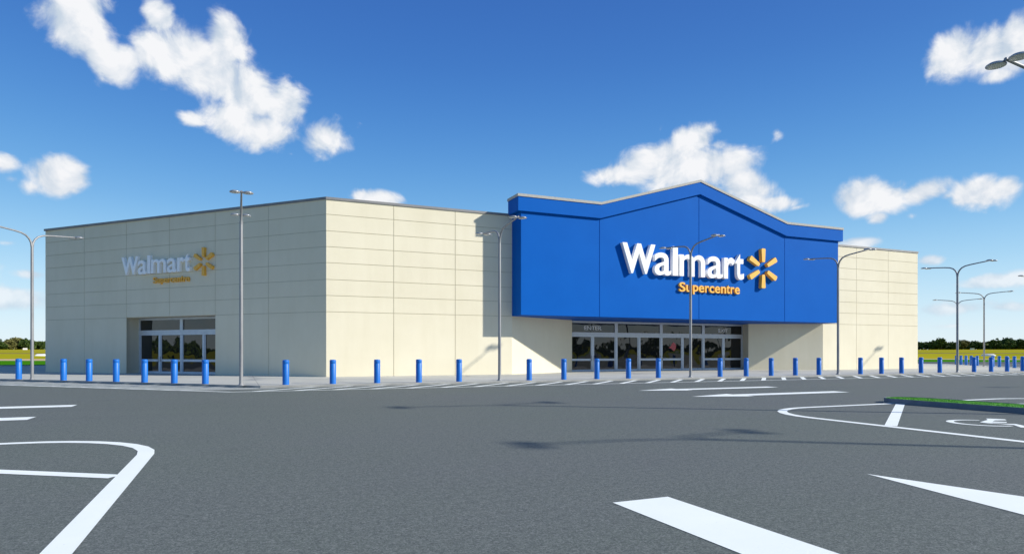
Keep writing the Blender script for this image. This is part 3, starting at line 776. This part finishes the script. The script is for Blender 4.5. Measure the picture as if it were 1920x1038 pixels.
# clouds laid out by azimuth and elevation
CL = [(140, 50, 74, 58, 0, 0), (200, 108, 52, 38, -20, 0), (238, 106, 26, 26, 0, 0), (92, 45, 32, 40, 0, .5), (192, 148, 37, 34, 0, .72), (150, 5, 60, 30, 0, 0),
      (300, 35, 30, 34, 0, 0), (290, 92, 50, 44, 0, 0), (350, 102, 85, 60, -8, 0), (424, 78, 44, 50, 0, 0), (405, 142, 84, 56, -20, 0), (470, 180, 74, 52, 0, 0), (528, 196, 42, 52, 0, 0),
      (440, 222, 64, 36, 0, 0), (362, 224, 42, 20, 0, .3), (500, 246, 62, 34, 0, 0), (478, 272, 58, 27, 0, .62),
      (612, 262, 50, 34, 20, .05), (586, 236, 27, 20, 0, .80), (546, 288, 34, 24, 0, .80),
      (115, 334, 58, 34, -5, 0), (62, 350, 61, 31, 0, .62), (8, 304, 40, 26, 0, .3), (138, 356, 40, 20, 0, .4), (20, 335, 51, 27, 0, .80),
      (1292, 264, 44, 30, 10, 0), (1215, 300, 76, 30, 15, 0), (1178, 325, 74, 22, 0, 0), (1300, 315, 112, 44, 0, 0), (1372, 300, 48, 30, -10, .1), (1402, 350, 60, 32, -20, 0), (1450, 380, 64, 18, -5, .2), (1496, 388, 68, 14, 8, .62),
      (1238, 242, 31, 37, 0, .84), (1352, 276, 31, 24, 0, .62), (1395, 275, 27, 17, 0, .72), (1457, 250, 31, 37, 0, .84), (705, 374, 46, 18, 0, 0),
      (1642, 370, 82, 32, 0, 0), (1722, 362, 56, 24, 10, .1), (1620, 385, 50, 20, 0, 0), (1645, 408, 26, 18, 0, .3), (1710, 405, 31, 24, 0, .80), (1778, 368, 51, 24, 0, .72), (1842, 362, 60, 32, 5, 0), (1884, 350, 34, 26, 0, .1), (1800, 378, 34, 12, 0, .5),
      (1792, 102, 54, 50, 0, 0), (1852, 96, 56, 46, 0, 0), (1900, 88, 40, 50, 0, 0), (1872, 140, 48, 20, 0, .3), (1760, 120, 24, 30, 0, .5), (1950, 80, 50, 50, 0, 0),
      (1610, 454, 48, 15, 0, .2), (1748, 488, 30, 12, 0, .2), (1872, 526, 82, 15, 3, .2), (1930, 520, 60, 20, 0, .2), (1790, 578, 110, 18, 2, .3), (1890, 575, 70, 14, 0, .4), (1790, 610, 187, 14, 0, .80),
      (20, 562, 110, 24, 0, .1), (58, 514, 46, 13, 0, .3), (15, 455, 58, 15, 0, .80), (30, 606, 204, 15, 0, .80), (-140, 480, 120, 40, 0, 0), (-300, 300, 160, 70, 0, 0), (2080, 420, 120, 50, 0, 0), (2250, 200, 160, 80, 0, 0),
      (3200, 300, 500, 160, 0, 0), (-2200, 250, 600, 160, 0, 0)]
prev = None
for px, py, rx, ry, rot, wk in CL:
    a_ = math.atan((px - 960) / 1203.84); e_ = math.atan((661 - py) / math.hypot(1203.84, px - 960))
    kx_ = math.cos(a_) ** 2; ky_ = math.cos(a_) * math.cos(e_) ** 2
    mp = nt.nodes.new('ShaderNodeMapping'); mp.vector_type = 'TEXTURE'; lk(P2, mp.inputs['Vector'])
    mp.inputs['Location'].default_value = (a_, e_, 0); mp.inputs['Rotation'].default_value = (0, 0, R(rot)); mp.inputs['Scale'].default_value = (1.2 * rx / 1203.84 * kx_, 1.2 * ry / 1203.84 * ky_, 1)
    ln = nt.nodes.new('ShaderNodeVectorMath'); ln.operation = 'LENGTH'; lk(mp.outputs[0], ln.inputs[0])
    lv = math_('ADD', ln.outputs['Value'], wk) if wk else ln.outputs['Value']
    prev = lv if prev is None else math_('SMOOTH_MIN', prev, lv, .15)
def fbm(offset, scale, detail, rough, stretch=1.25, dist=0.):
    mp = nt.nodes.new('ShaderNodeMapping'); lk(P2, mp.inputs['Vector']); mp.inputs['Location'].default_value = (offset[0], offset[1], 0); mp.inputs['Scale'].default_value = (1, stretch, 1)
    n = nt.nodes.new('ShaderNodeTexNoise'); n.inputs['Scale'].default_value = scale; n.inputs['Detail'].default_value = detail; n.inputs['Roughness'].default_value = rough; n.inputs['Distortion'].default_value = dist
    lk(mp.outputs[0], n.inputs['Vector']); return n.outputs['Fac']
n1 = fbm((5.3, 2.4), 17, 10, .58, 1.1, .35); n2 = fbm((5.3 + .010, 2.4 + .018), 17, 4, .56, 1.1, .35)
m_ = math_('MULTIPLY', math_('SUBTRACT', 1.0, prev), 1.25)
val = math_('ADD', m_, math_('MULTIPLY', math_('SUBTRACT', n1, .5), 2.15))
al = nt.nodes.new('ShaderNodeMapRange'); al.interpolation_type = 'SMOOTHSTEP'; lk(val, al.inputs[0]); al.inputs[1].default_value = -.08; al.inputs[2].default_value = .62
lit = math_('ADD', math_('MULTIPLY', math_('SUBTRACT', n1, n2), 2.2), math_('MULTIPLY', math_('ADD', val, .35), .5), clamp=True)
sh_ = nt.nodes.new('ShaderNodeValToRGB'); cr = sh_.color_ramp
for e_, (p_, c_) in zip(cr.elements, ((0.05, (.58, .67, .78)), (.8, (.92, .93, .955)))): e_.position = p_; e_.color = (*c_, 1)
lk(lit, sh_.inputs[0])
hz = nt.nodes.new('ShaderNodeMapRange'); lk(ce, hz.inputs[0]); hz.inputs[1].default_value = R(-.5); hz.inputs[2].default_value = R(11); hz.inputs[3].default_value = .45; hz.inputs[4].default_value = 1
full = wmix(math_('MULTIPLY', al.outputs[0], hz.outputs[0]), col, sh_.outputs[0])
bg.inputs[1].default_value = 1 / EXP
lk(full, bg.inputs[0])


cam = bpy.data.cameras.new('camera'); co = bpy.data.objects.new('camera', cam); C.objects.link(co)
co.location = CAM; co.rotation_euler = (R(90), 0, -R(23.193))
cam.sensor_width = 36; cam.lens = 1203.84 / 1920 * 36; cam.shift_y = (661.22 - 519) / 1920
cam.clip_start = .1; cam.clip_end = 6000
SC.camera = co
SC.view_settings.view_transform = 'Standard'; SC.view_settings.look = 'None'; SC.view_settings.exposure = SC_EXPOSURE; SC.view_settings.gamma = 1
SC.cycles.max_bounces = 6
